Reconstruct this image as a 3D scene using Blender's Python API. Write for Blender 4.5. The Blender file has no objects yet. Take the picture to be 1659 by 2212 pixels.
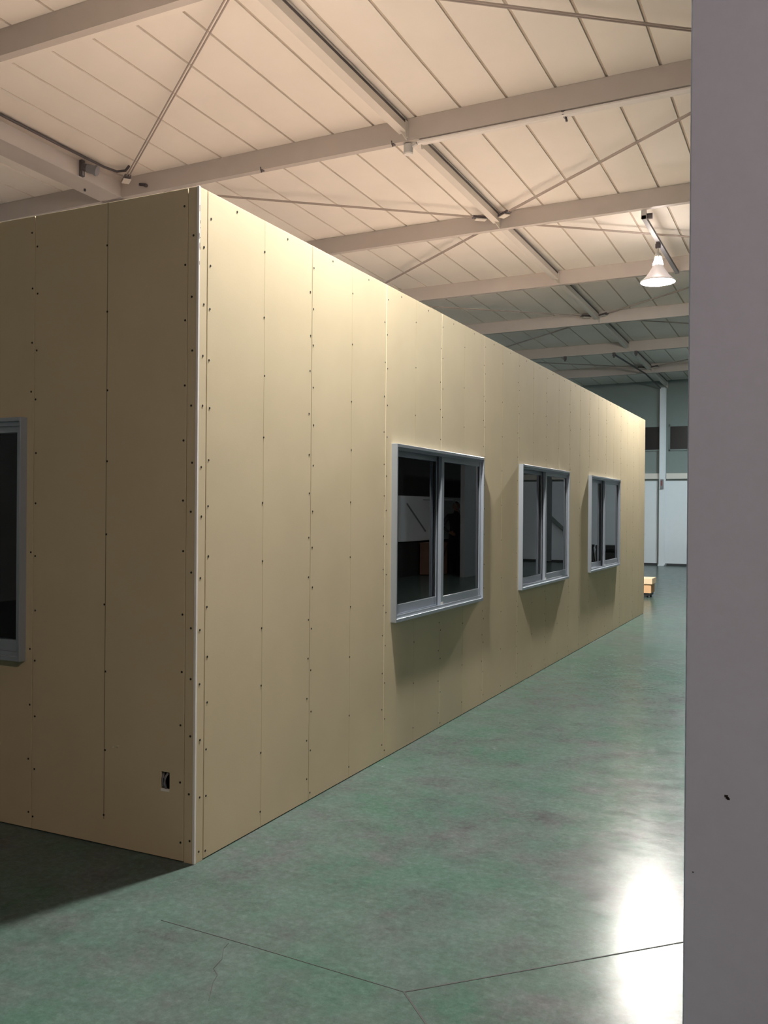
import bpy, bmesh, math, random
from mathutils import Vector, Matrix
random.seed(7)
S = bpy.context.scene
COL = S.collection

# ------------------------------------------------------------------ camera
def make_camera():
    f, yaw, pitch, roll = 1961.23, 0.45, -0.0027, 0.008
    loc = Vector((2.4462, -3.1946, 1.55))
    cy, sy, cp, sp = math.cos(yaw), math.sin(yaw), math.cos(pitch), math.sin(pitch)
    fwd = Vector((-sy*cp, cy*cp, sp)); right = Vector((cy, sy, 0)); up = right.cross(fwd)
    cr, sr = math.cos(roll), math.sin(roll)
    r2 = right*cr + up*sr; u2 = up*cr - right*sr
    cam = bpy.data.cameras.new('camera'); o = bpy.data.objects.new('camera', cam); COL.objects.link(o)
    m = Matrix.Identity(4)
    for i in range(3):
        m[i][0] = r2[i]; m[i][1] = u2[i]; m[i][2] = -fwd[i]; m[i][3] = loc[i]
    o.matrix_world = m
    cam.sensor_fit = 'VERTICAL'; cam.sensor_height = 36.0; cam.lens = 36.0*f/2212.0
    cam.clip_start = 0.05; cam.clip_end = 200
    S.camera = o
make_camera()

# ------------------------------------------------------------------ world (night) and exposure
w = bpy.data.worlds.new('world'); S.world = w; w.use_nodes = True
w.node_tree.nodes['Background'].inputs[0].default_value = (0.25, 0.3, 0.4, 1)
w.node_tree.nodes['Background'].inputs[1].default_value = 0.01
S.view_settings.view_transform = 'Standard'; S.view_settings.look = 'None'
S.view_settings.exposure = 0.0; S.view_settings.gamma = 1.0; S.view_settings.use_curve_mapping = False

# lamp strengths and colours (the lamps themselves are built further down, they are the only lights)
LAMPS = [  # x, y, z of reflector rim, colour, bulb strength, neck strength
    (0.37, 1.12, 4.66, (1.0, 0.95, 0.87), 4900, 300),
    (0.32, 10.05, 4.80, (1.0, 0.95, 0.88), 7400, 160),
    (0.30, 19.35, 4.60, (0.76, 0.95, 1.0), 1800, 40),
    (5.2, -4.6, 4.95, (1.0, 0.73, 0.57), 1350, 40),  # added unseen lamp, brightens the end wall and the square column
]

# ------------------------------------------------------------------ materials
def mat(name, col, rough=0.6, metal=0.0, var=0.0, scale=8.0, bump=0.0, bscale=60.0, col2=None, spec=0.5):
    m = bpy.data.materials.new(name); m.use_nodes = True
    nt = m.node_tree; b = nt.nodes['Principled BSDF']
    b.inputs['Roughness'].default_value = rough; b.inputs['Metallic'].default_value = metal
    b.inputs['Specular IOR Level'].default_value = spec
    b.inputs['Base Color'].default_value = (*col, 1)
    tc = nt.nodes.new('ShaderNodeTexCoord')
    if var > 0 or col2:
        n = nt.nodes.new('ShaderNodeTexNoise'); n.inputs['Scale'].default_value = scale; n.inputs['Detail'].default_value = 6
        nt.links.new(tc.outputs['Object'], n.inputs['Vector'])
        r = nt.nodes.new('ShaderNodeValToRGB')
        c2 = col2 or tuple(c*(1-var) for c in col)
        r.color_ramp.elements[0].position = 0.35; r.color_ramp.elements[0].color = (*c2, 1)
        r.color_ramp.elements[1].position = 0.65; r.color_ramp.elements[1].color = (*col, 1)
        nt.links.new(n.outputs['Fac'], r.inputs['Fac']); nt.links.new(r.outputs['Color'], b.inputs['Base Color'])
    if bump > 0:
        n2 = nt.nodes.new('ShaderNodeTexNoise'); n2.inputs['Scale'].default_value = bscale; n2.inputs['Detail'].default_value = 4
        nt.links.new(tc.outputs['Object'], n2.inputs['Vector'])
        bp = nt.nodes.new('ShaderNodeBump'); bp.inputs['Strength'].default_value = bump; bp.inputs['Distance'].default_value = 0.01
        nt.links.new(n2.outputs['Fac'], bp.inputs['Height']); nt.links.new(bp.outputs['Normal'], b.inputs['Normal'])
    return m

def emit(name, col, strength):
    m = bpy.data.materials.new(name); m.use_nodes = True
    nt = m.node_tree; nt.nodes.clear()
    o = nt.nodes.new('ShaderNodeOutputMaterial'); e = nt.nodes.new('ShaderNodeEmission')
    e.inputs[0].default_value = (*col, 1); e.inputs[1].default_value = strength
    nt.links.new(e.outputs[0], o.inputs[0]); return m

def glass_mat():
    m = bpy.data.materials.new('window_glass'); m.use_nodes = True
    nt = m.node_tree; nt.nodes.clear()
    o = nt.nodes.new('ShaderNodeOutputMaterial'); mx = nt.nodes.new('ShaderNodeMixShader')
    t = nt.nodes.new('ShaderNodeBsdfTransparent'); t.inputs[0].default_value = (0.90, 0.94, 0.93, 1)
    g = nt.nodes.new('ShaderNodeBsdfGlossy'); g.inputs['Roughness'].default_value = 0.0
    g.inputs['Color'].default_value = (0.95, 0.97, 1, 1)
    f = nt.nodes.new('ShaderNodeFresnel'); f.inputs['IOR'].default_value = 1.5
    nt.links.new(f.outputs[0], mx.inputs[0]); nt.links.new(t.outputs[0], mx.inputs[1]); nt.links.new(g.outputs[0], mx.inputs[2])
    nt.links.new(mx.outputs[0], o.inputs[0]); return m

def floor_mat():
    m = bpy.data.materials.new('green_floor_paint'); m.use_nodes = True
    nt = m.node_tree; b = nt.nodes['Principled BSDF']; L = nt.links.new
    tc = nt.nodes.new('ShaderNodeTexCoord')
    def noise(scale, detail=8, rough=0.6, dist=0.0):
        n = nt.nodes.new('ShaderNodeTexNoise'); n.inputs['Scale'].default_value = scale
        n.inputs['Detail'].default_value = detail; n.inputs['Roughness'].default_value = rough
        n.inputs['Distortion'].default_value = dist
        L(tc.outputs['Object'], n.inputs['Vector']); return n
    def ramp(n, p0, c0, p1, c1):
        r = nt.nodes.new('ShaderNodeValToRGB')
        r.color_ramp.elements[0].position = p0; r.color_ramp.elements[0].color = (*c0, 1)
        r.color_ramp.elements[1].position = p1; r.color_ramp.elements[1].color = (*c1, 1)
        L(n.outputs['Fac'], r.inputs['Fac']); return r
    def mix(fac, a, bb, typ='MIX'):
        x = nt.nodes.new('ShaderNodeMix'); x.data_type = 'RGBA'; x.blend_type = typ
        if isinstance(fac, float): x.inputs[0].default_value = fac
        else: L(fac, x.inputs[0])
        L(a, x.inputs[6]); L(bb, x.inputs[7]); return x.outputs[2]
    base = ramp(noise(2.2, 10, 0.72, 0.25), 0.32, (0.044, 0.092, 0.070), 0.68, (0.080, 0.110, 0.102))
    worn = ramp(noise(2.6, 14, 0.72, 0.0), 0.44, (0, 0, 0), 0.66, (1, 1, 1))
    grey = ramp(noise(5, 6), 0.3, (0.052, 0.055, 0.058), 0.7, (0.088, 0.097, 0.099))
    c = mix(worn.outputs[0], base.outputs[0], grey.outputs[0])
    scuff = ramp(noise(26, 12, 0.8, 0.0), 0.50, (0, 0, 0), 0.80, (0.5, 0.5, 0.5))
    pale = nt.nodes.new('ShaderNodeRGB'); pale.outputs[0].default_value = (0.13, 0.175, 0.15, 1)
    c = mix(scuff.outputs[0], c, pale.outputs[0])
    fine = ramp(noise(38, 14, 0.85), 0.25, (0.58, 0.58, 0.58), 0.75, (1.36, 1.36, 1.36))
    c = mix(1.0, c, fine.outputs[0], 'MULTIPLY')
    mp = nt.nodes.new('ShaderNodeMapping'); mp.inputs['Rotation'].default_value = (0, 0, 0.5); mp.inputs['Scale'].default_value = (1.2, 9, 1)
    L(tc.outputs['Object'], mp.inputs['Vector'])
    sn = noise(1.6, 12, 0.8); L(mp.outputs[0], sn.inputs['Vector'])
    sw = ramp(sn, 0.54, (0, 0, 0), 0.80, (0.45, 0.45, 0.45))
    c = mix(sw.outputs[0], c, pale.outputs[0])
    st = ramp(noise(3.3, 12, 0.72), 0.60, (0, 0, 0), 0.72, (0.55, 0.55, 0.55))
    dk = nt.nodes.new('ShaderNodeRGB'); dk.outputs[0].default_value = (0.058, 0.055, 0.062, 1)
    c = mix(st.outputs[0], c, dk.outputs[0])
    L(c, b.inputs['Base Color'])
    rr = ramp(noise(7.0, 14, 0.85, 0.0), 0.3, (0.13, 0.13, 0.13), 0.7, (0.30, 0.30, 0.30))
    b.inputs['Specular IOR Level'].default_value = 0.05
    L(rr.outputs[0], b.inputs['Roughness'])
    bp = nt.nodes.new('ShaderNodeBump'); bp.inputs['Strength'].default_value = 0.05; bp.inputs['Distance'].default_value = 0.01
    L(noise(22, 8, 0.7).outputs['Fac'], bp.inputs['Height']); L(bp.outputs['Normal'], b.inputs['Normal'])
    return m

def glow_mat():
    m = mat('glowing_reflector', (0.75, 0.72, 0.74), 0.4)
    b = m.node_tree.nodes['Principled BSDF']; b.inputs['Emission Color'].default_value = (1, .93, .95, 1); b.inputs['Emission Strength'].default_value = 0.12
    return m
M = dict(
    glow=glow_mat(),
    board=mat('plasterboard_paper', (0.59, 0.505, 0.345), 0.75, var=0.05, scale=3, bump=0.03, bscale=120, spec=0.25),
    deck=mat('pale_deck_board', (0.80, 0.66, 0.56), 0.85, var=0.05, scale=2),
    board_core=mat('plasterboard_core', (0.62, 0.55, 0.42), 0.9),
    bead=mat('corner_bead_white', (0.80, 0.78, 0.76), 0.45),
    joint=mat('dark_joint', (0.10, 0.085, 0.06), 0.9),
    chalk=mat('faint_line', (0.47, 0.39, 0.22), 0.9),
    chalk2=mat('pencil_line', (0.16, 0.13, 0.09), 0.9),
    screw=mat('black_screw', (0.02, 0.018, 0.015), 0.5, metal=0.3),
    alu=mat('aluminium_frame', (0.36, 0.40, 0.46), 0.36, metal=0.6),
    alu_in=mat('aluminium_track', (0.30, 0.33, 0.36), 0.4, metal=0.3),
    rubber=mat('black_gasket', (0.012, 0.012, 0.014), 0.6),
    glass=glass_mat(),
    floor=floor_mat(),
    fjoint=mat('floor_joint_filler', (0.012, 0.016, 0.014), 0.7),
    ceil=mat('roof_panel_paint', (0.84, 0.79, 0.73), 0.65, var=0.03, scale=2),
    ceil_groove=mat('roof_panel_groove', (0.50, 0.43, 0.36), 0.8),
    steel=mat('beige_grey_steel_paint', (0.46, 0.42, 0.39), 0.5, var=0.04, scale=3),
    rod=mat('brown_grey_rod', (0.33, 0.28, 0.25), 0.5),
    steel_l=mat('light_steel_paint', (0.66, 0.62, 0.57), 0.45),
    steel_d=mat('dark_fitting', (0.07, 0.06, 0.065), 0.5),
    conduit=mat('white_conduit', (0.80, 0.77, 0.74), 0.4),
    jbox=mat('grey_junction_box', (0.50, 0.49, 0.47), 0.5),
    column=mat('lavender_grey_paint', (0.62, 0.68, 0.90), 0.6, var=0.03, scale=30, bump=0.03, bscale=90),
    white=mat('white_wall_paint', (0.68, 0.72, 0.76), 0.55, var=0.02),
    upper=mat('grey_green_wall', (0.21, 0.25, 0.24), 0.7, var=0.03),
    base=mat('dark_baseboard', (0.03, 0.032, 0.035), 0.6),
    dark=mat('dark_brown_cladding', (0.025, 0.022, 0.022), 0.8, var=0.2, scale=1.5),
    grey=mat('grey_partition', (0.22, 0.23, 0.235), 0.7, var=0.08, scale=2),
    night=mat('night_glass', (0.012, 0.012, 0.014), 0.25),
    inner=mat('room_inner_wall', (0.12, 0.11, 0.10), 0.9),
    card=mat('cardboard', (0.72, 0.44, 0.24), 0.8, var=0.06, scale=6),
    tape=mat('pale_tape', (0.80, 0.62, 0.42), 0.5),
    black=mat('black_plastic', (0.015, 0.015, 0.016), 0.5),
    cable=mat('grey_cable', (0.18, 0.18, 0.20), 0.5),
    shade=mat('aluminium_reflector', (0.72, 0.68, 0.68), 0.35, metal=0.3),
    suit=mat('dark_suit_cloth', (0.012, 0.012, 0.016), 0.8),
    skin=mat('skin', (0.30, 0.16, 0.10), 0.6),
    hair=mat('dark_hair', (0.015, 0.012, 0.012), 0.6),
    red=mat('red_brown_box', (0.20, 0.05, 0.05), 0.5),
    dirt=mat('dirt_smudge', (0.03, 0.028, 0.03), 0.9),
    plaster=mat('plaster_smudge', (0.72, 0.66, 0.52), 0.9),
)

# ------------------------------------------------------------------ helpers
def tag(o, label=None, cat=None, group=None, kind=None):
    if label: o['label'] = label
    if cat: o['category'] = cat
    if group: o['group'] = group
    if kind: o['kind'] = kind
    return o

def empty(name, loc=(0, 0, 0), rz=0, parent=None):
    o = bpy.data.objects.new(name, None); COL.objects.link(o)
    o.location = loc; o.rotation_euler = (0, 0, rz); o.empty_display_size = 0.1
    if parent: o.parent = parent
    return o

class MB:
    def __init__(s): s.bm = bmesh.new()
    def box(s, x0, x1, y0, y1, z0, z1, fn=None):
        vs = [(x, y, z) for z in (z0, z1) for y in (y0, y1) for x in (x0, x1)]
        v = [s.bm.verts.new(fn(*p) if fn else p) for p in vs]
        for f in ((0, 2, 3, 1), (4, 5, 7, 6), (0, 1, 5, 4), (2, 6, 7, 3), (0, 4, 6, 2), (1, 3, 7, 5)):
            s.bm.faces.new([v[i] for i in f])
        return s
    def obox(s, p0, p1, w, h):     # bar from p0 to p1
        p0, p1 = Vector(p0), Vector(p1); d = (p1-p0).normalized()
        a = d.cross(Vector((0, 0, 1)))
        if a.length < 1e-4: a = Vector((1, 0, 0))
        a.normalize(); b = a.cross(d).normalized()
        v = [s.bm.verts.new(p + a*i*w/2 + b*j*h/2) for p in (p0, p1) for j in (-1, 1) for i in (-1, 1)]
        for f in ((0, 2, 3, 1), (4, 5, 7, 6), (0, 1, 5, 4), (2, 6, 7, 3), (0, 4, 6, 2), (1, 3, 7, 5)):
            s.bm.faces.new([v[i] for i in f])
        return s
    def tube(s, pts, r, n=8, cap=True):
        pts = [Vector(p) for p in pts]; rings = []
        rs = r if isinstance(r, (list, tuple)) else [r]*len(pts)
        ref = None
        for i, p in enumerate(pts):
            d = (pts[min(i+1, len(pts)-1)]-pts[max(i-1, 0)]).normalized()
            if ref is None:
                ref = Vector((0, 0, 1)) if abs(d.z) < 0.9 else Vector((1, 0, 0))
            a = d.cross(ref).normalized(); b = d.cross(a).normalized(); ref = -b if False else ref
            rings.append([s.bm.verts.new(p + (a*math.cos(t) + b*math.sin(t))*rs[i]) for t in [2*math.pi*k/n for k in range(n)]])
        for i in range(len(pts)-1):
            for k in range(n):
                s.bm.faces.new((rings[i][k], rings[i][(k+1) % n], rings[i+1][(k+1) % n], rings[i+1][k]))
        if cap:
            s.bm.faces.new(rings[0][::-1]); s.bm.faces.new(rings[-1])
        return s
    def lathe(s, prof, n=32, c=(0, 0, 0), cap0=False, cap1=False):
        rings = []
        for r, z in prof:
            if r < 1e-5: rings.append([s.bm.verts.new((c[0], c[1], c[2]+z))])
            else: rings.append([s.bm.verts.new((c[0]+r*math.cos(2*math.pi*k/n), c[1]+r*math.sin(2*math.pi*k/n), c[2]+z)) for k in range(n)])
        for i in range(len(rings)-1):
            a, b = rings[i], rings[i+1]
            for k in range(n):
                k2 = (k+1) % n
                if len(a) == 1 and len(b) == 1: continue
                if len(a) == 1: s.bm.faces.new((a[0], b[k2], b[k]))
                elif len(b) == 1: s.bm.faces.new((a[k], a[k2], b[0]))
                else: s.bm.faces.new((a[k], a[k2], b[k2], b[k]))
        if cap0 and len(rings[0]) > 1: s.bm.faces.new(rings[0][::-1])
        if cap1 and len(rings[-1]) > 1: s.bm.faces.new(rings[-1])
        return s
    def build(s, name, material, parent=None, smooth=False, bevel=0.0, at=None):
        bmesh.ops.recalc_face_normals(s.bm, faces=s.bm.faces[:])
        if bevel > 0:
            bmesh.ops.bevel(s.bm, geom=s.bm.edges[:], offset=bevel, segments=1, affect='EDGES')
        if at is None and parent is None:
            vs = s.bm.verts
            lo = [min(v.co[i] for v in vs) for i in range(3)]; hi = [max(v.co[i] for v in vs) for i in range(3)]
            at = ((lo[0]+hi[0])/2, (lo[1]+hi[1])/2, lo[2])
        if at is not None:
            for v in s.bm.verts: v.co -= Vector(at)
        me = bpy.data.meshes.new(name); s.bm.to_mesh(me); s.bm.free()
        me.materials.append(material)
        if smooth:
            for p in me.polygons: p.use_smooth = True
        o = bpy.data.objects.new(name, me); COL.objects.link(o)
        if at is not None: o.location = at
        if parent: o.parent = parent
        return o

def copy_tree(o, parent=None):
    c = o.copy(); COL.objects.link(c)
    if parent: c.parent = parent
    for ch in list(o.children):
        copy_tree(ch, c)
    return c

def sheet(us, vs, holes, thick, place, name, material, parent=None, bevel=0.0, at=None):
    """a board on a (u,v) grid with rectangular holes; place(u,v,d) gives the point at depth d (0 = face)"""
    bm = bmesh.new(); us = sorted(set(round(u, 5) for u in us)); vs = sorted(set(round(v, 5) for v in vs))
    vert = {}
    def V(u, v):
        if (u, v) not in vert: vert[(u, v)] = bm.verts.new(place(u, v, 0))
        return vert[(u, v)]
    faces = []
    for i in range(len(us)-1):
        for j in range(len(vs)-1):
            cu, cv = (us[i]+us[i+1])/2, (vs[j]+vs[j+1])/2
            if any(h[0] < cu < h[1] and h[2] < cv < h[3] for h in holes): continue
            faces.append(bm.faces.new((V(us[i], vs[j]), V(us[i+1], vs[j]), V(us[i+1], vs[j+1]), V(us[i], vs[j+1]))))
    r = bmesh.ops.extrude_face_region(bm, geom=faces)
    off = Vector(place(0, 0, thick)) - Vector(place(0, 0, 0))
    for g in r['geom']:
        if isinstance(g, bmesh.types.BMVert): g.co += off
    mb = MB(); mb.bm.free(); mb.bm = bm
    return mb.build(name, material, parent, bevel=bevel, at=at)

def child(mb, name, material, parent, **k):
    o = mb.build(name, material, None, **k); o.parent = parent
    o.location = Vector(o.location)-Vector(parent.location)
    return o

# hall grid
XR, XL, YF, YN = 6.16, -9.6, 24.0, -13.0
BEAMS = [2.60, 5.72, 8.84, 11.95, 15.07, 18.15, 21.20]
XMID, XLEFT, XRIGHT = -1.66, -5.57, 2.254
def roofz(x, y, h): return 5.523 + 0.0115*(x-XMID) - 0.0225*(y-5.72) + h
def rf(x, y, h): return (x, y, roofz(x, y, h))
H = 2.946; LEN = 11.01; DEPTH = 6.6

# ------------------------------------------------------------------ setting: floor
floor = MB().box(XL, XR, YN, YF, -0.15, 0.0).build('floor', M['floor']); tag(floor, kind='structure')
def fjoint(pts, wd=0.006):
    m = MB()
    for a, b in zip(pts[:-1], pts[1:]):
        m.obox((a[0], a[1], 0.0006), (b[0], b[1], 0.0006), wd, 0.0012)
    o = m.build('floor_joint', M['fjoint']); o.parent = floor; o.matrix_parent_inverse = floor.matrix_world.inverted()
    o.location = Vector(o.location)-floor.location; o.matrix_parent_inverse = Matrix.Identity(4)
    return o
fjoint([(1.248, -0.538), (2.254, 0.468), (3.26, -0.538), (2.254, -1.544), (1.248, -0.538)])
fjoint([(0.22, -0.485), (0.60, -0.50), (1.248, -0.538)], 0.003)
fjoint([(0.553, -0.520), (0.560, -0.560), (0.600, -0.625), (0.612, -0.690), (0.650, -0.720), (0.668, -0.770), (0.72, -0.86)], 0.0022)

# ------------------------------------------------------------------ setting: roof ceiling with panels
# backing sheet above the panel joints
cb = MB().box(XL, XR, YN, YF, 0.254, 0.30, rf).build('ceiling', M['ceil_groove']); tag(cb, kind='structure')
PW = 0.508; X0 = -1.515
edges = [X0 + PW*k for k in range(-17, 16)]
edges = [e for e in edges if XL < e < XR]; edges = [XL]+edges+[XR]
bays = [(-0.5, BEAMS[0])] + [(BEAMS[i], BEAMS[i+1]) for i in range(len(BEAMS)-1)] + [(BEAMS[-1], YF)]
rest = MB(); G = 0.015
for bi, (y0, y1) in enumerate(bays):
    ys = 3.07 if bi == 1 else y0
    for i in range(len(edges)-1):
        a, b = edges[i]+G, edges[i+1]-G
        if -7.7 < (a+b)/2 < 3.0:
            m = MB().box(a, b, ys, y1, .24, .254, rf)
            child(m, 'ceiling_panel', M['ceil'], cb)
        else:
            rest.box(a, b, y0, y1, .24, .254, rf)
rest.box(XL, XR, YN, -0.5, .24, .254, rf)
ro = child(rest, 'ceiling_panel_rest', M['ceil'], cb); ro['kind'] = 'stuff'
child(MB().box(-7.7, 3.0, 2.60, 3.07, .24, .254, rf), 'ceiling_strip', M['ceil'], cb)

# ------------------------------------------------------------------ setting: hall walls
def wallz(x, y): return roofz(x, y, 0.24)
wf = MB().box(XL, XR, YF, YF+0.15, 0, 5.6).build('wall_far', M['upper']); tag(wf, kind='structure')
def wfbox(name, m, x0, x1, z0, z1, d=0.02, d0=0.0):
    return child(MB().box(x0, x1, YF-d, YF-d0, z0, z1), name, m, wf)
px = [-5.57, -3.66, -1.80, 0.14, 2.09, 4.04, 6.14]
for a, b in zip(px[:-1], px[1:]): wfbox('wall_panel', M['white'], a+0.015, b-0.015, 0.06, 2.44, 0.03)
wfbox('wall_panel', M['white'], XL, -5.6, 0.06, 2.44, 0.03)
for a, b in ((XL, -1.83), (-1.60, XR)):
    o = MB().box(a, b, YF-0.045, YF, 0, 0.06).build('baseboard_far', M['base']); tag(o, kind='structure')
for a, b, z0, z1 in ((XL, -1.80, 2.50, 2.66), (-1.62, XR, 2.50, 2.66)):
    o = MB().box(a, b, YF-0.10, YF, z0, z1).build('trim_1', M['steel_l']); tag(o, kind='structure')
# high strip windows
def high_window(n, x0, x1):
    e = empty('window_%d' % n, (x0, YF, 3.31)); tag(e, kind='structure')
    f = MB()
    for b in ((0, x1-x0, 0, .04), (0, x1-x0, .70, .77), (0, .03, 0, .77), (x1-x0-.03, x1-x0, 0, .77)): f.box(b[0], b[1], -.05, 0, b[2], b[3])
    f.build('outer_frame', M['upper'], e)
    MB().box(.03, x1-x0-.03, -.012, 0, .04, .70).build('pane', M['night'], e)
    return e
high_window(5, -3.55, -1.80); high_window(6, -1.56, 0.1); high_window(7, 0.3, 2.1)
wr = MB().box(XR, XR+0.15, YN, YF+0.15, 0, 6.4).build('wall_right', M['dark']); tag(wr, kind='structure')
wl = MB().box(XL-0.15, XL, YN, YF+0.15, 0, 6.4).build('wall_left', M['white']); tag(wl, kind='structure')
wb = MB().box(XL, XR, YN-0.15, YN, 0, 6.4).build('wall_back', M['upper']); tag(wb, kind='structure')
wp = MB().box(5.0, 5.1, 16.45, 19.6, 0, 2.75).build('wall_side', M['grey']); tag(wp, kind='structure')

# ------------------------------------------------------------------ setting: partition room of plasterboard
S0 = 0.064
WIN = [(1.975, 3.605), (4.637, 6.300), (7.312, 8.975)]; WZ = (0.838, 1.966)
WHOLES = [(a+.006, b-.006, WZ[0]+.006, WZ[1]-.006) for a, b in WIN]
LW = (-2.66, -1.012)                      # window in the end wall (X range)
LH = (LW[0]+.006, LW[1]-.006, 0.812, 1.975)
HOLE = (-0.186, -0.137, 0.304, 0.382)     # open outlet cut-out
# substrates: stud walls behind the boards
wfr = empty('wall_front', (0, 0, 0)); tag(wfr, kind='structure')
us = [0, LEN]+[x for h in WHOLES for x in h[:2]]; vs = [0, H-.004]+[x for h in WHOLES for x in h[2:]]
sheet([0.03]+us[1:], vs, WHOLES, -0.085, lambda u, v, d: (-0.0135+d, u, v), 'stud_wall', M['joint'], wfr)
wen = empty('wall_end', (0, 0, 0)); tag(wen, kind='structure')
sheet([-DEPTH, -0.03, LH[0], LH[1], HOLE[0]-.02, HOLE[1]+.02], [0, H-.004, LH[2], LH[3], HOLE[2]-.02, HOLE[3]+.02], [LH, (HOLE[0]-.02, HOLE[1]+.02, HOLE[2]-.02, HOLE[3]+.02)], 0.085,
      lambda u, v, d: (u, 0.0135+d, v), 'stud_wall', M['joint'], wen)
wfar = MB().box(-DEPTH, -0.1, LEN-0.1, LEN, 0, H).build('wall_room_far', M['board']); tag(wfar, kind='structure')
wbk = MB().box(-DEPTH-0.1, -DEPTH, 0, LEN, 0, H).build('wall_room_back', M['board']); tag(wbk, kind='structure')
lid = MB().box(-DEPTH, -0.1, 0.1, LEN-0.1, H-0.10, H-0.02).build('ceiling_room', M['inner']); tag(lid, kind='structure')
# the room's top deck of pale boards, laid edge to edge
for i in range(8):
    for j in range(12):
        y0, y1 = 0.102+0.9*j, min(0.102+0.9*(j+1), LEN-0.102)
        child(MB().box(-0.102-0.81*(i+1), -0.104-0.81*i, y0, y1-.002, H-0.02, H-0.006), 'deck_board', M['deck'], lid)
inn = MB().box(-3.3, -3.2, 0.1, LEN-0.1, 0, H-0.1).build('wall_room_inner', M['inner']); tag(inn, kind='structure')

def screw_part(pts, axis, parent):
    """little dark screw heads joined in one part; axis 'x' = wall_front (y,z), 'y' = wall_end (x,z)"""
    m = MB(); n = 8
    for (u, v) in pts:
        r = 0.0052
        ring = []
        for d in (0.0, 0.0012):
            ring.append([m.bm.verts.new(((d, u+r*math.cos(t), v+r*math.sin(t)) if axis == 'x' else (u+r*math.cos(t), -d, v+r*math.sin(t)))) for t in [2*math.pi*k/n for k in range(n)]])
        for k in range(n): m.bm.faces.new((ring[0][k], ring[0][(k+1) % n], ring[1][(k+1) % n], ring[1][k]))
        m.bm.faces.new(ring[1])
    o = m.build('screw_heads', M['screw'], parent); o['kind'] = 'stuff'
    return o
def inhole(u, v, holes, pad=0.03): return any(h[0]-pad < u < h[1]+pad and h[2]-pad < v < h[3]+pad for h in holes)
def col(u, step, z0, z1, holes, jit=0.006, off=0.0):
    out = []; z = z0+off
    while z < z1:
        uu, zz = u+random.uniform(-jit, jit), z+random.uniform(-.02, .02)
        if not inhole(uu, zz, holes): out.append((uu, zz))
        z += step
    return out
# long wall boards
seams = [S0+0.91*k for k in range(12)]+[LEN]
gap = 0.0018
st = sheet([0.012, S0-.0035], [0.0, H], [], -0.0125, lambda u, v, d: (d, u, v), 'plasterboard', M['board'], wfr, bevel=0.0008)
screw_part(col(0.034, 0.24, .06, H-.03, []), 'x', st)
for k in range(12):
    a, b = seams[k]+gap, seams[k+1]-gap
    if b-a < 0.1: continue
    hs = [h for h in WHOLES if h[1] > a and h[0] < b]
    us = [a, b]+[u for h in hs for u in h[:2] if a < u < b]; vs = [0.004, H]+[v for h in hs for v in h[2:]]
    bo = sheet(us, vs, hs, -0.0125, lambda u, v, d: (d, u, v), 'plasterboard', M['board'], wfr, bevel=0.0015 if not hs else 0.0008)
    c = seams[k]+0.455
    big = k < 4
    pts = col(a+.017, 0.215, .05, H-.05, hs)+col(b-.017, 0.215, .06, H-.05, hs, off=.05)+col(c, 0.30, .08, H-.05, hs)
    pts += [(a+0.22*i, H-.03+random.uniform(-.004, .004)) for i in (1, 3)]
    if k >= 4: pts = pts[::1]
    screw_part(pts, 'x', bo)
    for z0, z1 in ([(0.004, H)] if not any(h[0] < c < h[1] for h in hs) else [(0.004, WZ[0]-.02), (WZ[1]+.02, H)]):
        MB().box(0.0, 0.0004, c-.0011, c+.0011, z0, z1).build('centre_line', M['chalk'], bo)
# end wall boards
es = [-0.058, -0.968, -1.878, -2.788, -3.698, -4.608, -5.518, -6.428, -DEPTH]
ehole = [LH, HOLE]
st = sheet([-0.012, -0.058+gap], [0.0, H], [], 0.0125, lambda u, v, d: (u, d, v), 'plasterboard', M['board'], wen, bevel=0.0008)
screw_part(col(-0.030, 0.24, .08, H-.03, []), 'y', st)
for k in range(8):
    b, a = es[k]-gap, es[k+1]+gap
    hs = [h for h in ehole if h[1] > a and h[0] < b]
    us = [a, b]+[u for h in hs for u in h[:2] if a < u < b]; vs = [0.004, H]+[v for h in hs for v in h[2:]]
    bo = sheet(us, vs, hs, 0.0125, lambda u, v, d: (u, d, v), 'plasterboard', M['board'], wen, bevel=0.0010)
    c = es[k]-0.455
    pts = col(a+.014, 0.25, .06, H-.05, hs)+col(b-.014, 0.25, .10, H-.05, hs)+(col(c, 0.33, .12, H-.1, hs) if c > a else [])
    screw_part(pts, 'y', bo)
    if k == 0: MB().box(c-.0016, c+.0016, -0.0005, 0, 0.12, H).build('centre_line', M['chalk2'], bo)
    if k == 0:
        m = MB()
        for i in range(7):
            x, z = -0.439+random.uniform(-.022, .022), 0.460+random.uniform(-.007, .007)
            m.box(x-.006, x+.006, -.0004, 0, z-.002, z+.002)
        m.build('plaster_smudge', M['plaster'], bo)
# white corner bead on the room's outside corner
cbm = MB(); cbm.box(-0.011, 0.0015, -0.0015, 0.011, 0.0, H+.002)
bead = cbm.build('corner_bead', M['bead'], wfr, bevel=0.0015)
sm = MB()
for i in range(9):
    z = H-.03-random.uniform(0, .35); y = random.uniform(0.002, .009); l = random.uniform(.004, .05)*(1 if i < 3 else .5)
    sm.box(.0014, .0019, y-.0012, y+.0012, z-l, z)
sm.build('scuff_mark', M['dirt'], bead)

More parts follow.
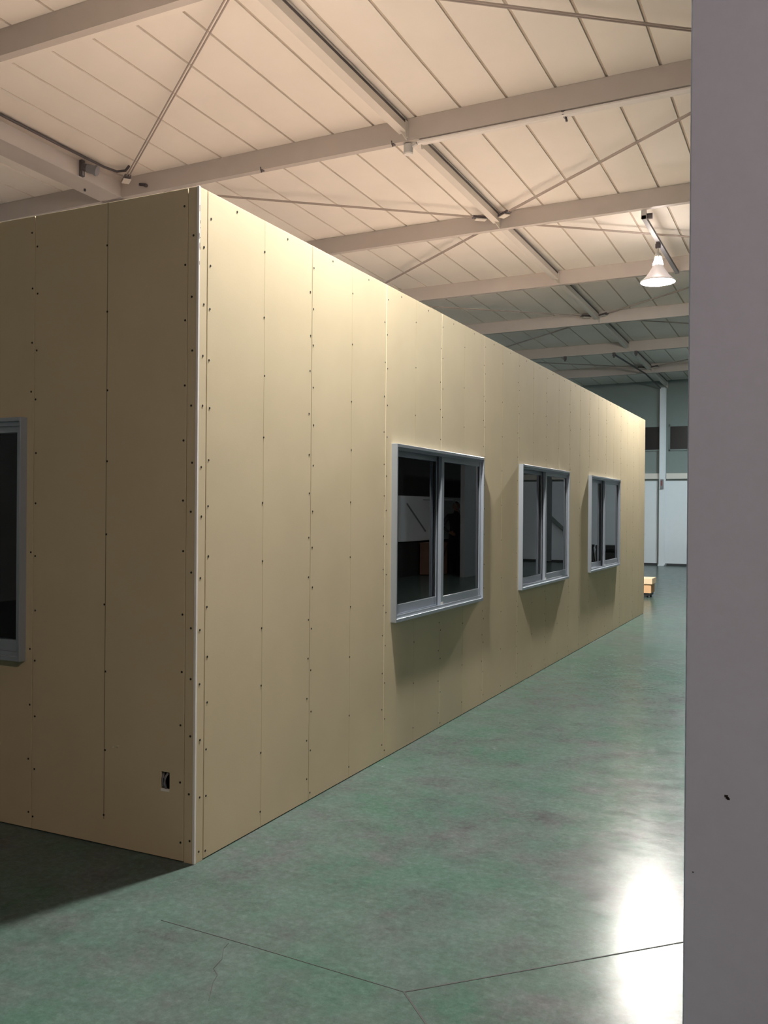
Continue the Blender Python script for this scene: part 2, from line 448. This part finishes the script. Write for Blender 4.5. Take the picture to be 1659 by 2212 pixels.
# windows
def sliding_window(n, w_, h_, place, label=None):
    """place(u, v, d): u along the wall (0..w_), v up, d = distance outward from the wall face"""
    def bx(m, u0, u1, v0, v1, d0, d1):
        ps = [place(u, v, d) for d in (d0, d1) for v in (v0, v1) for u in (u0, u1)]
        v = [m.bm.verts.new(p) for p in ps]
        for f in ((0, 2, 3, 1), (4, 5, 7, 6), (0, 1, 5, 4), (2, 6, 7, 3), (0, 4, 6, 2), (1, 3, 7, 5)): m.bm.faces.new([v[i] for i in f])
    e = empty('window_%d' % n, (0, 0, 0)); tag(e, kind='structure')
    P = 0.040
    m = MB(); t = 0.012
    bx(m, 0, t, 0, h_, -0.075, P); bx(m, w_-t, w_, 0, h_, -0.075, P)             # jambs
    bx(m, t, w_-t, h_-0.020, h_, -0.075, P); bx(m, t, w_-t, 0, 0.022, -0.075, P)  # head and sill
    m.build('outer_frame', M['alu'], e, bevel=0.0012)
    m = MB()                                                                      # raised tracks on the sill and head
    bx(m, t, w_-t, 0.022, 0.042, 0.020, 0.026); bx(m, t, w_-t, 0.022, 0.042, -0.022, -0.016)
    bx(m, t, w_-t, h_-0.040, h_-0.020, 0.022, 0.026); bx(m, t, w_-t, 0.0215, 0.026, -0.072, 0.030)
    m.build('sill_track', M['alu'], e)
    def sash(u0, u1, d, meet_left):
        v0, v1 = 0.032, h_-0.026; sw = 0.034
        m = MB()
        bx(m, u0, u0+(0.046 if meet_left else sw), v0, v1, d-0.026, d)
        bx(m, u1-(sw if meet_left else 0.046), u1, v0, v1, d-0.026, d)
        bx(m, u0+sw, u1-sw, v1-0.046, v1, d-0.024, d-0.002); bx(m, u0+sw, u1-sw, v0, v0+0.066, d-0.024, d-0.002)
        s = m.build('sash', M['alu'], e, bevel=0.0010)
        m = MB(); bx(m, u0+sw-.004, u1-sw+.004, v0+.062, v1-.042, d-0.015, d-0.010); m.build('pane', M['glass'], s)
        m = MB(); g = 0.006
        a, b = (u0+(0.046 if meet_left else sw)), (u1-(sw if meet_left else 0.046))
        bx(m, a, a+g, v0+.066, v1-.046, d-0.018, d-0.007); bx(m, b-g, b, v0+.066, v1-.046, d-0.018, d-0.007)
        m.build('gasket', M['rubber'], s)
        return s
    s1 = sash(w_*0.5-0.022, w_-t-0.001, 0.018, True)      # front sash
    sash(t+0.001, w_*0.5+0.022, -0.018, False)            # rear sash
    m = MB(); bx(m, w_*.5-.018, w_*.5+.014, h_-.032, h_-.0215, 0.006, 0.0205); m.build('stopper', M['rubber'], e)
    m = MB(); bx(m, w_*.5-.020, w_*.5+.020, 0.030, 0.060, 0.018, 0.0195); m.build('corner_cap', M['bead'], s1)
    return e
for i, (a, b) in enumerate(WIN):
    sliding_window(i+1, b-a, WZ[1]-WZ[0], lambda u, v, d, a=a: (d, a+u, WZ[0]+v))
sliding_window(4, LW[1]-LW[0], 1.98-0.806, lambda u, v, d: (LW[0]+u, -d, 0.806+v))

# ------------------------------------------------------------------ foreground column
m = MB().box(2.1185, 2.4185, -0.65, -0.35, 0, roofz(2.25, -0.5, 0.24)-.002)
colo = m.build('square_column', M['column'], bevel=0.004)
tag(colo, 'smooth lavender-grey square column standing in front of the long passage', 'column')
m = MB()
for (x, z, r) in ((2.224, .803, .0045), (2.227, .799, .004), (2.2295, .796, .0035), (2.1425, .588, .002)):
    m.box(x-r, x+r, -.0006, 0, z-r*.7, z+r*.7)
for v in m.bm.verts: v.co.y -= 0.65
child(m, 'smudge', M['dirt'], colo)

# ------------------------------------------------------------------ roof steel
def cross_beam(y, label, group=None, x0=XL+.02, x1=XR-.02):
    m = MB(); T = 0.006; D = 0.075
    m.box(x0, x1, y-T, y, 0, .238, rf)                 # web, the flat side towards the passage end
    m.box(x0, x1, y, y+D, 0, T, rf); m.box(x0, x1, y, y+D, .232, .238, rf)
    m.box(x0, x1, y+D-T, y+D, T, .026, rf); m.box(x0, x1, y+D-T, y+D, .212, .232, rf)
    return tag(m.build('roof_beam', M['steel']), label, 'beam', group)
cross_beam(BEAMS[0], 'grey steel cross beam beside the plain ceiling strip, one bay before the conduit beam', 'roof cross beams')
cross_beam(BEAMS[1], 'steel cross beam carrying the white conduit and round junction box', 'roof cross beams')
cross_beam(BEAMS[2], 'steel cross beam to which the lamp rail is fixed on the conduit side', 'roof cross beams')
cross_beam(BEAMS[3], 'steel cross beam just behind the glowing lamp at the rail\'s other end', 'roof cross beams')
for y in BEAMS[4:]:
    cross_beam(y, 'grey steel cross beam in the dim greenish roof beyond the lamp', 'roof cross beams')

def longitudinal(x, y0, y1, label, group, wd=0.10, guss=True):
    e = empty('roof_strut', rf(x, (y0+y1)/2, .085)); tag(e, label, 'beam', group)
    m = MB()                                           # lipped channel, open side towards the lamps
    ya, yb = y0+.082, y1-.008; xa, xb = x-wd/2, x+wd/2
    m.box(xa, xb, ya, yb, .085, .090, rf); m.box(xa, xa+.005, ya, yb, .090, .215, rf); m.box(xa, xb, ya, yb, .215, .221, rf)
    m.box(xb-.005, xb, ya, yb, .090, .170, rf)
    child(m, 'bar', M['steel_l'], e)
    child(MB().box(xb-.016, xb-.012, ya, yb, .150, .2145, rf), 'gap_shade_strip', M['steel_d'], e)  # dark strip standing in for the shade inside the channel opening
    m = MB()                                           # thin end gusset under the bar, on the beam face
    p = [(x+.03, y1-.010, .088), (x-.012, y1-.090, .088), (x+.036, y1-.010, .004)]
    for t in (0, .006):
        pass
    a = [m.bm.verts.new(rf(q[0], q[1], q[2])) for q in p]; b = [m.bm.verts.new(rf(q[0]+.007, q[1], q[2])) for q in p]
    m.bm.faces.new(a); m.bm.faces.new(b[::-1])
    for i in range(3): m.bm.faces.new((a[i], a[(i+1) % 3], b[(i+1) % 3], b[i]))
    child(m, 'gusset', M['steel_l'], e)
    m = MB().box(x+wd/2, x+wd/2+.005, y1-.07, y1-.008, .02, .20, rf)
    child(m, 'end_cleat', M['steel_l'], e)
    for s in (-1, 1): child(MB().box(x+s*.02-.012, x+s*.02+.012, y0+1.5, y0+1.56, .220, .2405, rf), 'hanger', M['steel'], e)
    return e
ys = [-0.5]+BEAMS+[YF]
labs = ['slim beige roof strut ending at the beam with the round junction box', 'slim beige roof strut running away from the round junction box',
        'slim beige roof strut between the two beams that carry the lamp rail', 'slim beige roof strut just beyond the beam behind the glowing lamp',
        'dim slim roof strut leading up to the clipped cross beam', 'dim slim roof strut beyond the clipped cross beam', 'dim slim roof strut reaching the top of the white far column']
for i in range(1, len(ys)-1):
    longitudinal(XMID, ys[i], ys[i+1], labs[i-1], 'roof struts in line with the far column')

# girder along the left
e = empty('roof_girder', rf(-5.75, 4, 0)); tag(e, 'wide light grey girder under the roof above the plasterboard room', 'beam')
m = MB().box(-5.93, -5.585, -0.5, YF-.3, 0, .012, rf); child(m, 'bottom_flange', M['steel'], e)
m = MB().box(-5.66, -5.60, -0.5, YF-.3, .012, .228, rf); child(m, 'web', M['steel'], e)
m = MB().box(-5.66, -5.50, -0.5, YF-.3, .205, .228, rf); child(m, 'top_flange', M['steel'], e)
for y in (3.92, 5.30): child(MB().tube([rf(-5.80, y, -.03), rf(-5.80, y, 0.0)], .014, 6), 'bolt', M['steel_d'], e)

# braces
def brace(p0, p1, label, group='roof cross bracing rods'):
    e = empty('brace_rod', rf(*p0)); tag(e, label, 'brace', group)
    a, b = Vector(rf(*p0)), Vector(rf(*p1)); d = (b-a).normalized()
    s = d.cross(Vector((0, 0, 1))).normalized()*0.015
    for k in (-1, 1): child(MB().tube([a+s*k, b+s*k], .009, 6), 'rod', M['rod'], e)
    for q, sg in ((a, 1), (b, -1)):
        child(MB().obox(q+d*sg*0.02, q+d*sg*0.24, .075, .030), 'clamp', M['steel_d'], e)
        child(MB().obox(q+d*sg*0.05+Vector((0, 0, -.03)), q+d*sg*0.20+Vector((0, 0, -.03)), .09, .012), 'end_plate', M['steel_l'], e)
    return e
nodeL = lambda y, s: (-5.44, y+s, .13)
nodeM = lambda y, s, side: (XMID+side*0.07, y+s, .13)
nodeR = lambda y, s: (XRIGHT-0.07, y+s, .13)
B = BEAMS
where = ['before the conduit beam', 'behind the conduit beam', 'in the lamp rail bay', 'just beyond the glowing lamp',
         'before the dim clipped beam', 'behind the dim clipped beam']
for i in range(len(B)-1):
    if i % 2 == 0:
        p, q = nodeM(B[i], .14, -1), nodeL(B[i+1], -.12)
        p2, q2 = nodeM(B[i], .14, 1), nodeR(B[i+1], -.12)
    else:
        p, q = nodeL(B[i], .14), nodeM(B[i+1], -.12, -1)
        p2, q2 = nodeR(B[i], .14), nodeM(B[i+1], -.12, 1)
    brace(p, q, 'double brace rod on the girder side of the strut ' + where[i])
    brace(p2, q2, 'double brace rod on the lamp side of the strut ' + where[i])

# conduit under beam B
e = empty('conduit', rf(0, 5.75, -.03)); tag(e, 'pair of white conduit pipes clipped under the steel cross beam', 'pipe')
m = MB(); m.tube([rf(-1.50, 5.742, -.030), rf(2.10, 5.742, -.030)], .026, 8); child(m, 'pipe', M['conduit'], e)
m = MB(); m.tube([rf(-1.50, 5.805, -.022), rf(2.10, 5.805, -.022)], .018, 8); child(m, 'pipe', M['conduit'], e)
for x in (-1.49, 0.083, 1.9):
    m = MB(); m.obox(rf(x-.02, 5.77, -.003), rf(x+.02, 5.77, -.003), .10, .004); m.obox(rf(x, 5.72, -.022), rf(x, 5.82, -.022), .022, .045)
    m.tube([rf(x+.01, 5.80, -.04), rf(x+.02, 5.80, -.085)], .012, 6)
    child(m, 'clip', M['steel_d'] if x > 0 else M['steel_l'], e)
e = empty('junction_box', rf(-1.63, 5.78, -.11)); tag(e, 'round grey junction box hanging under the cross beam at the strut', 'box')
m = MB(); c = rf(-1.63, 5.78, 0); m.lathe([(.052, -.11), (.052, -.02), (.045, -.012), (.03, 0.0)], 20, c, True, True); child(m, 'body', M['jbox'], e)
m = MB(); m.lathe([(.044, -.122), (.044, -.11)], 20, c, True, True); child(m, 'cover', M['conduit'], e)
m = MB(); m.tube([(c[0]+.05, c[1], c[2]-.04), (c[0]+.11, c[1]-.02, c[2]-.025)], .016, 8); child(m, 'nipple', M['jbox'], e)
def clip(x, y, label):
    m = MB(); m.obox(rf(x, y-.012, .03), rf(x+.015, y-.012, -.035), .014, .008); m.box(x, x+.03, y-.016, y+.03, -.012, -.001, rf)
    tag(m.build('beam_clip', M['steel_d']), label, 'clip')
clip(-3.49, 5.72, 'small dark spring clip on the lower edge of the conduit beam')
clip(-1.80, 5.72, 'small grey clip on the conduit beam left beside the junction box')

# dark round fitting on the girder
g = empty('beam_fitting', (-5.585, 5.0, 5.5)); tag(g, 'dark stubby cylinder on an upright bracket fixed to the girder', 'fixture')
child(MB().box(-5.585, -5.545, 4.985, 5.035, roofz(-5.6, 5, .012), roofz(-5.6, 5, .205)), 'bracket', M['steel_d'], g)
c = Vector((-5.555, 5.01, roofz(-5.5, 5, .125))); ax = Vector((0.85, 0.38, -0.28)).normalized()
child(MB().tube([c, c+ax*.06], .045, 16), 'hub', M['steel_d'], g)
child(MB().tube([c+ax*.06, c+ax*.16], .052, 18), 'barrel', M['cable'], g)
child(MB().tube([c+ax*.16, c+ax*.185], .062, 20), 'end_cap', M['cable'], g)
child(MB().tube([(-5.565, 5.01, roofz(-5.5, 5, .02)), (-5.565, 5.01, roofz(-5.5, 5, .07))], .026, 10), 'clamp', M['cable'], g)
m = MB(); m.tube([rf(-5.47, 3.2, .200), rf(-5.47, 4.6, .197), rf(-5.45, 5.25, .195), rf(-5.38, 5.40, .18), rf(-5.26, 5.42, .18), rf(-5.12, 5.32, .17)], .016, 8)
tag(m.build('cable', M['steel_d'], smooth=True), 'dark cable along the girder top edge curving off by the round fitting', 'cable')
m = MB(); m.obox(rf(-5.28, 5.70, .11), rf(-5.18, 5.69, .085), .03, .03); m.tube([rf(-5.19, 5.69, .085), rf(-5.16, 5.685, .07)], .022, 8)
tag(m.build('beam_clip', M['steel_d']), 'dark clamp on the cross beam where it meets the girder', 'clip')

# ------------------------------------------------------------------ lamps
def lamp(x, y, z, colr, s_lens, s_neck, label, label_rail, rail_y):
    e = empty('hanging_lamp', (x, y, z)); tag(e, label, 'lamp', 'high bay lamps in the roof')
    bt = roofz(x, rail_y[1], -.004); bz = bt-.042; top = bz
    def part(mb, name, mt, smooth=True): return mb.build(name, mt, e, smooth=smooth)
    # reflector bell, wide rim below
    part(MB().lathe([(.072, .236), (.085, .20), (.118, .145), (.160, .085), (.215, .030), (.240, .012), (.243, .0), (.236, -.006), (.208, .028), (.154, .083), (.112, .143), (.080, .19)], 40), 'reflector', M['glow'])
    lm = emit('lamp_bulb_light', colr, s_lens); nm = emit('lamp_neck_light', (colr[0], colr[1]*.90, colr[2]*.86), s_neck)
    part(MB().lathe([(0, -.060), (.035, -.054), (.065, -.035), (.082, -.005), (.085, .03), (.075, .07), (.05, .11), (.03, .15), (.03, .22)], 16), 'bulb', lm)
    part(MB().lathe([(.085, .205), (.03, .207)], 24), 'bulb_collar', M['shade'])
    part(MB().lathe([(.074, .236), (.070, .26), (.058, .30), (.044, .345)], 20), 'neck', nm)
    m = MB()
    for k in range(5):
        t = 2*math.pi*k/5; m.obox((.076*math.cos(t), .076*math.sin(t), .232), (.046*math.cos(t), .046*math.sin(t), .35), .012, .006)
    part(m, 'neck_rib', M['shade'], False)
    part(MB().lathe([(.046, .345), (.050, .36), (.040, .40), (.018, .415)], 20, (0, 0, 0), True, True), 'socket', M['jbox'])
    hz = top - z
    part(MB().tube([(0, 0, .41), (0, 0, hz-.02)], .010, 8), 'stem', M['jbox'])
    part(MB().box(-.035, .035, -.02, .02, hz-.08, hz-.02).box(-.02, .02, -.045, .045, hz-.03, hz), 'hook_bracket', M['steel_d'], False)
    r = empty('lamp_rail', (x, y, top)); tag(r, label_rail, 'rail', 'rails that carry the lamps')
    y0, y1 = rail_y
    child(MB().box(x-.028, x+.028, y0, y1, bz, bt), 'bar', M['cable'], r)
    for yy, s in ((y0, 1), (y1, -1)):
        child(MB().box(x-.034, x+.034, yy+.0, yy+.025*s, bz, roofz(x, yy, 0)-.002), 'end_clamp', M['jbox'], r)
    child(MB().tube([(x+.02, y0+.06, bz+.042), (x+.10, y0+.07, bz+.042)], .040, 14), 'end_fitting', M['steel_d'], r)
    return e
lamp(*LAMPS[0], 'lit bell lamp above the near corner of the plasterboard room', 'grey rail across the roof above the near room corner', (-0.42, 2.58))
lamp(*LAMPS[1], 'glowing bell lamp hanging from the grey rail above the far end of the passage', 'slim grey rail slung between two cross beams, holding the glowing lamp', (8.90, 11.93))
lamp(*LAMPS[2], 'lit cool white bell lamp before the far wall', 'grey rail across the roof before the far wall', (18.25, 21.18))
lamp(*LAMPS[3], 'added unseen warm bell lamp that brightens the end wall and the lavender-grey column', 'grey rail holding the added unseen warm lamp', (-6.2, -3.1))

# ------------------------------------------------------------------ far wall column and fittings
e = empty('steel_column', (-1.71, 23.85, 0)); tag(e, 'white steel column standing against the far wall', 'column')
zt = roofz(-1.7, 23.8, 0)
child(MB().box(-1.79, -1.64, 23.74, 23.75, 0, zt), 'flange', M['white'], e)
child(MB().box(-1.718, -1.708, 23.75, 23.95, 0, zt), 'web', M['white'], e)
child(MB().box(-1.79, -1.64, 23.94, 23.95, 0, zt), 'flange', M['white'], e)
child(MB().box(-1.80, -1.63, 23.68, 23.95, 0, .03), 'base_plate', M['white'], e)
m = MB().tube([(-1.835, 23.92, 0.0), (-1.835, 23.92, 2.5)], .025, 8)  # the column's shadow on the far wall, built as a dark bar
tag(m.build('column_shade_bar', M['upper']), 'thin dark upright bar imitating the shadow on the far wall left beside the white column', 'pipe')
e = empty('alarm_box', (-1.70, 23.70, 2.2)); tag(e, 'small dark red alarm box fixed to the white far column', 'box')
child(MB().box(-1.745, -1.665, 23.68, 23.74, 2.21, 2.48), 'body', M['cable'], e)
child(MB().box(-1.735, -1.695, 23.672, 23.68, 2.30, 2.44), 'button_panel', M['red'], e)

# dark tie rod under the dim roof struts
m = MB(); m.tube([rf(-1.98, 18.25, -.012), rf(-1.76, 21.2, -.012), rf(-1.78, 23.8, -.012)], .02, 6)
tag(m.build('cable', M['steel_d']), 'dark cable under the dim far struts leading to the white column', 'cable')
for x, lb in ((-1.95, 'small dark clip under the dim beam on the girder side of the strut'), (-1.45, 'small dark clip under the dim beam on the lamp side of the strut'),
              (-3.1, 'lone dark clip under the dim beam near the room\'s top edge')):
    m = MB(); m.box(x-.03, x+.03, 18.10, 18.16, -.08, 0, rf); m.tube([rf(x, 18.12, -.12), rf(x, 18.12, -.07)], .018, 6)
    tag(m.build('beam_clip', M['steel_d']), lb, 'clip', 'clips on the dim cross beam')

# ------------------------------------------------------------------ carton on a dolly at the far corner
e = empty('dolly', (-0.52, 13.8, 0)); tag(e, 'low black dolly carrying the orange-brown carton', 'dolly')
child(MB().box(-.71, -.35, 13.62, 14.05, .030, .080), 'deck', M['black'], e)
for x in (-.67, -.39):
    for y in (13.66, 14.01): child(MB().tube([(x-.012, y, .028), (x+.012, y, .028)], .028, 12), 'wheel', M['black'], e)
e = empty('carton', (-0.52, 13.8, .08)); tag(e, 'orange-brown carton with a pale lid on the low black dolly', 'box')
child(MB().box(-.71, -.325, 13.62, 14.02, .080, .250), 'body', M['card'], e, bevel=.003)
child(MB().box(-.73, -.302, 13.60, 14.04, .242, .347), 'lid', M['tape'], e, bevel=.003)

# ------------------------------------------------------------------ open outlet in the end wall
e = empty('outlet_box', (-0.1615, 0.0, 0.30)); tag(e, 'small open outlet cut-out with grey cable loops in the end wall', 'outlet')
m = MB(); x0, x1, z0, z1 = HOLE
m.box(x0-.004, x1+.004, .050, .053, z0-.004, z1+.004)
for b in ((x0-.004, x0-.001, z0-.004, z1+.004), (x1+.001, x1+.004, z0-.004, z1+.004), (x0-.001, x1+.001, z0-.004, z0-.001), (x0-.001, x1+.001, z1+.001, z1+.004)):
    m.box(b[0], b[1], .013, .05, b[2], b[3])
child(m, 'back_box', M['black'], e)
m = MB(); m.tube([(-.150, .045, .375), (-.156, .010, .372), (-.164, .002, .355), (-.165, .002, .33), (-.163, .010, .306)], .0062, 8)
child(m, 'cable_loop', M['cable'], e, smooth=True)
m = MB(); m.tube([(-.180, .02, .38), (-.180, .006, .35), (-.179, .006, .32), (-.178, .02, .306)], .0045, 8)
child(m, 'cable_loop', M['cable'], e, smooth=True)
child(MB().box(x0+.002, x1, -.0012, .012, z0-.0075, z0+.002), 'lower_tab', M['bead'], e)

# ------------------------------------------------------------------ right side of the hall (seen mirrored in the window panes)
e = empty('white_board', (6.13, 17.4, .8)); tag(e, 'wide white board mounted on the dark right wall', 'board')
child(MB().box(6.10, 6.158, 15.47, 19.05, .82, 1.87), 'sheet', M['white'], e)
child(MB().box(6.10, 6.158, 19.15, 19.9, .82, 1.87), 'sheet', M['white'], e)
for a, b in (((6.08, 15.78, 1.69), (6.08, 16.87, 1.04)), ((5.35, 16.65, 1.79), (5.35, 17.72, 1.02))):
    m = MB(); m.tube([a, b], .018, 8)
    if a[0] < 6: m.tube([a, (a[0]+.7, a[1], a[2])], .012, 6)
    tag(m.build('slanting_bar', M['cable']), 'thin grey bar slanting across the white board' + (' in front of the person' if a[0] < 6 else ', away from the person'), 'bar', 'bars across the white board')
m = MB().box(5.3, 5.85, 16.1, 16.75, 0, .70)
cr = empty('crate', (5.5, 16.6, 0)); tag(cr, 'brown crate standing in front of the dark right wall', 'crate')
m.bm.free(); 
brown = mat('brown_wood', (0.14, 0.075, 0.05), .8, var=.2)
child(MB().box(5.72, 6.08, 16.55, 17.2, .02, .74), 'body', brown, cr); child(MB().box(5.70, 6.1, 16.53, 17.22, .74, .77), 'lid', brown, cr)
child(MB().obox((5.712, 16.6, .06), (5.712, 17.15, .70), .05, .02), 'batten', M['black'], cr)
e = empty('workbench', (3.2, 23.6, 0)); tag(e, 'dark low workbench along the far wall', 'bench')
child(MB().box(2.7, 3.45, 23.3, 23.9, .46, .56), 'top', M['black'], e)
child(MB().box(2.74, 3.42, 23.32, 23.88, .04, .36), 'shelf_block', M['black'], e)
for x in (2.72, 3.37):
    for y in (23.31, 23.83): child(MB().box(x, x+.06, y, y+.06, 0, .46), 'leg', M['black'], e)
e = empty('stool', (3.66, 23.7, 0)); tag(e, 'small dark stool beside the low workbench', 'stool')
child(MB().lathe([(.09, .50), (.10, .52), (.10, .56), (.08, .57)], 20, (3.64, 23.6, 0), True, True), 'seat', M['black'], e)
for k in range(3):
    t = 2*math.pi*k/3; child(MB().tube([(3.64+.07*math.cos(t), 23.6+.07*math.sin(t), .51), (3.64+.16*math.cos(t), 23.6+.16*math.sin(t), 0)], .018, 8), 'leg', M['black'], e)
m = MB().obox((5.12, 23.90, 1.45), (4.45, 23.90, .84), .05, .10)
tag(m.build('slanting_bar', M['upper']), 'dark bar slanting down across the far white wall', 'bar')
m = MB().box(5.0, 5.18, 23.8, 23.95, .02, 5.0)
tag(m.build('wall_post', M['grey']), 'grey post standing against the far white wall', 'post')

# person mirrored in the near window: dark suit, one hand on the hip
def person(loc, rz):
    e = empty('person', loc, rz); tag(e, 'person in a dark suit standing by the white board, one arm bent', 'person')
    # facing +y locally
    J = {  # joint: (pos, radius)
        'pelvis': ((0, 0, .95), .150), 'belly': ((0, .01, 1.10), .145), 'chest': ((0, .0, 1.30), .165), 'neck0': ((0, -.01, 1.46), .075), 'neck1': ((0, .0, 1.54), .055),
        'hipL': ((-.10, 0, .90), .105), 'kneeL': ((-.105, .02, .50), .068), 'ankL': ((-.11, -.02, .10), .045), 'toeL': ((-.12, .15, .045), .035),
        'hipR': ((.10, 0, .90), .105), 'kneeR': ((.105, .02, .50), .068), 'ankR': ((.11, -.02, .10), .045), 'toeR': ((.12, .15, .045), .035),
        'shL': ((-.19, -.01, 1.40), .070), 'elL': ((-.36, -.05, 1.16), .048), 'wrL': ((-.19, .12, 1.02), .036),
        'shR': ((.19, -.01, 1.40), .070), 'elR': ((.24, -.04, 1.12), .048), 'wrR': ((.22, .08, .88), .036)}
    E = [('pelvis', 'belly'), ('belly', 'chest'), ('chest', 'neck0'), ('neck0', 'neck1'), ('pelvis', 'hipL'), ('hipL', 'kneeL'), ('kneeL', 'ankL'), ('ankL', 'toeL'),
         ('pelvis', 'hipR'), ('hipR', 'kneeR'), ('kneeR', 'ankR'), ('ankR', 'toeR'), ('chest', 'shL'), ('shL', 'elL'), ('elL', 'wrL'), ('chest', 'shR'), ('shR', 'elR'), ('elR', 'wrR')]
    def skin(name, J, E, root, mt, lv=2):
        k = list(J); me = bpy.data.meshes.new(name)
        me.from_pydata([J[a][0] for a in k], [(k.index(a), k.index(b)) for a, b in E], [])
        me.update(); o = bpy.data.objects.new(name, me); COL.objects.link(o); o.parent = e
        md = o.modifiers.new('Skin', 'SKIN')
        if not me.skin_vertices:
            bpy.context.view_layer.objects.active = o
        for i, a in enumerate(k):
            sv = me.skin_vertices[0].data[i]; sv.radius = (J[a][1], J[a][1]); sv.use_root = (a == root)
        s = o.modifiers.new('Sub', 'SUBSURF'); s.levels = lv; s.render_levels = lv
        me.materials.append(mt); return o
    skin('body', J, E, 'pelvis', M['suit'])
    hd = MB(); bmesh.ops.create_uvsphere(hd.bm, u_segments=20, v_segments=14, radius=1)
    for v in hd.bm.verts:
        x, y, z = v.co; f = 1 - .22*max(0, -z)
        v.co = Vector((x*.076*f, y*.098*f+.01+(.012 if y > .7 and -.3 < z < .1 and abs(x) < .3 else 0), z*.118+1.635))
    head = hd.build('head', M['skin'], e, smooth=True)
    hr = MB(); bmesh.ops.create_uvsphere(hr.bm, u_segments=20, v_segments=14, radius=1)
    dl = [v for v in hr.bm.verts if v.co.y > .45 and v.co.z < .45 or v.co.z < -.45]
    bmesh.ops.delete(hr.bm, geom=dl, context='VERTS')
    for v in hr.bm.verts: v.co = Vector((v.co.x*.084, v.co.y*.106, v.co.z*.124+1.642))
    hr.build('hair', M['hair'], head, smooth=True)
    fm = MB()
    for s in (-1, 1):
        fm.box(s*.03-.010, s*.03+.010, .094, .104, 1.640, 1.652); 
    fm.box(-.022, .022, .088, .100, 1.566, 1.574); fm.build('face_features', M['hair'], head)
    fm = MB(); fm.obox((0, .104, 1.645), (0, .122, 1.610), .022, .018)
    for s in (-1, 1): fm.box(s*.078-.008, s*.078+.008, -.012, .018, 1.60, 1.655)
    fm.build('nose_and_ears', M['skin'], head)
    for s, wpos, dv in ((-1, Vector((-.19, .12, 1.02)), Vector((.75, .35, -.35))), (1, Vector((.22, .08, .88)), Vector((0, .25, -1)))):
        dv.normalize(); sd = dv.cross(Vector((0, 1, 0))).normalized()
        HJ = {'w': (tuple(wpos), .030), 'p': (tuple(wpos+dv*.08), .036)}; HE = [('w', 'p')]
        for i, (o_, l) in enumerate(((-.030, .075), (-.010, .088), (.010, .084), (.030, .066))):
            a = wpos+dv*.10+sd*o_; b = a+dv*l*.55; c = b+dv*l*.40+Vector((0, .012, 0))
            HJ['a%d' % i] = (tuple(a), .011); HJ['b%d' % i] = (tuple(b), .009); HJ['c%d' % i] = (tuple(c), .008)
            HE += [('p', 'a%d' % i), ('a%d' % i, 'b%d' % i), ('b%d' % i, 'c%d' % i)]
        a = wpos+dv*.05+sd*.042; b = a+dv*.04+sd*.022; HJ['t0'] = (tuple(a), .012); HJ['t1'] = (tuple(b), .010); HE += [('p', 't0'), ('t0', 't1')]
        skin('hand', HJ, HE, 'p', M['skin'], 1)
    return e
person((5.62, 17.52, 0), math.radians(150))
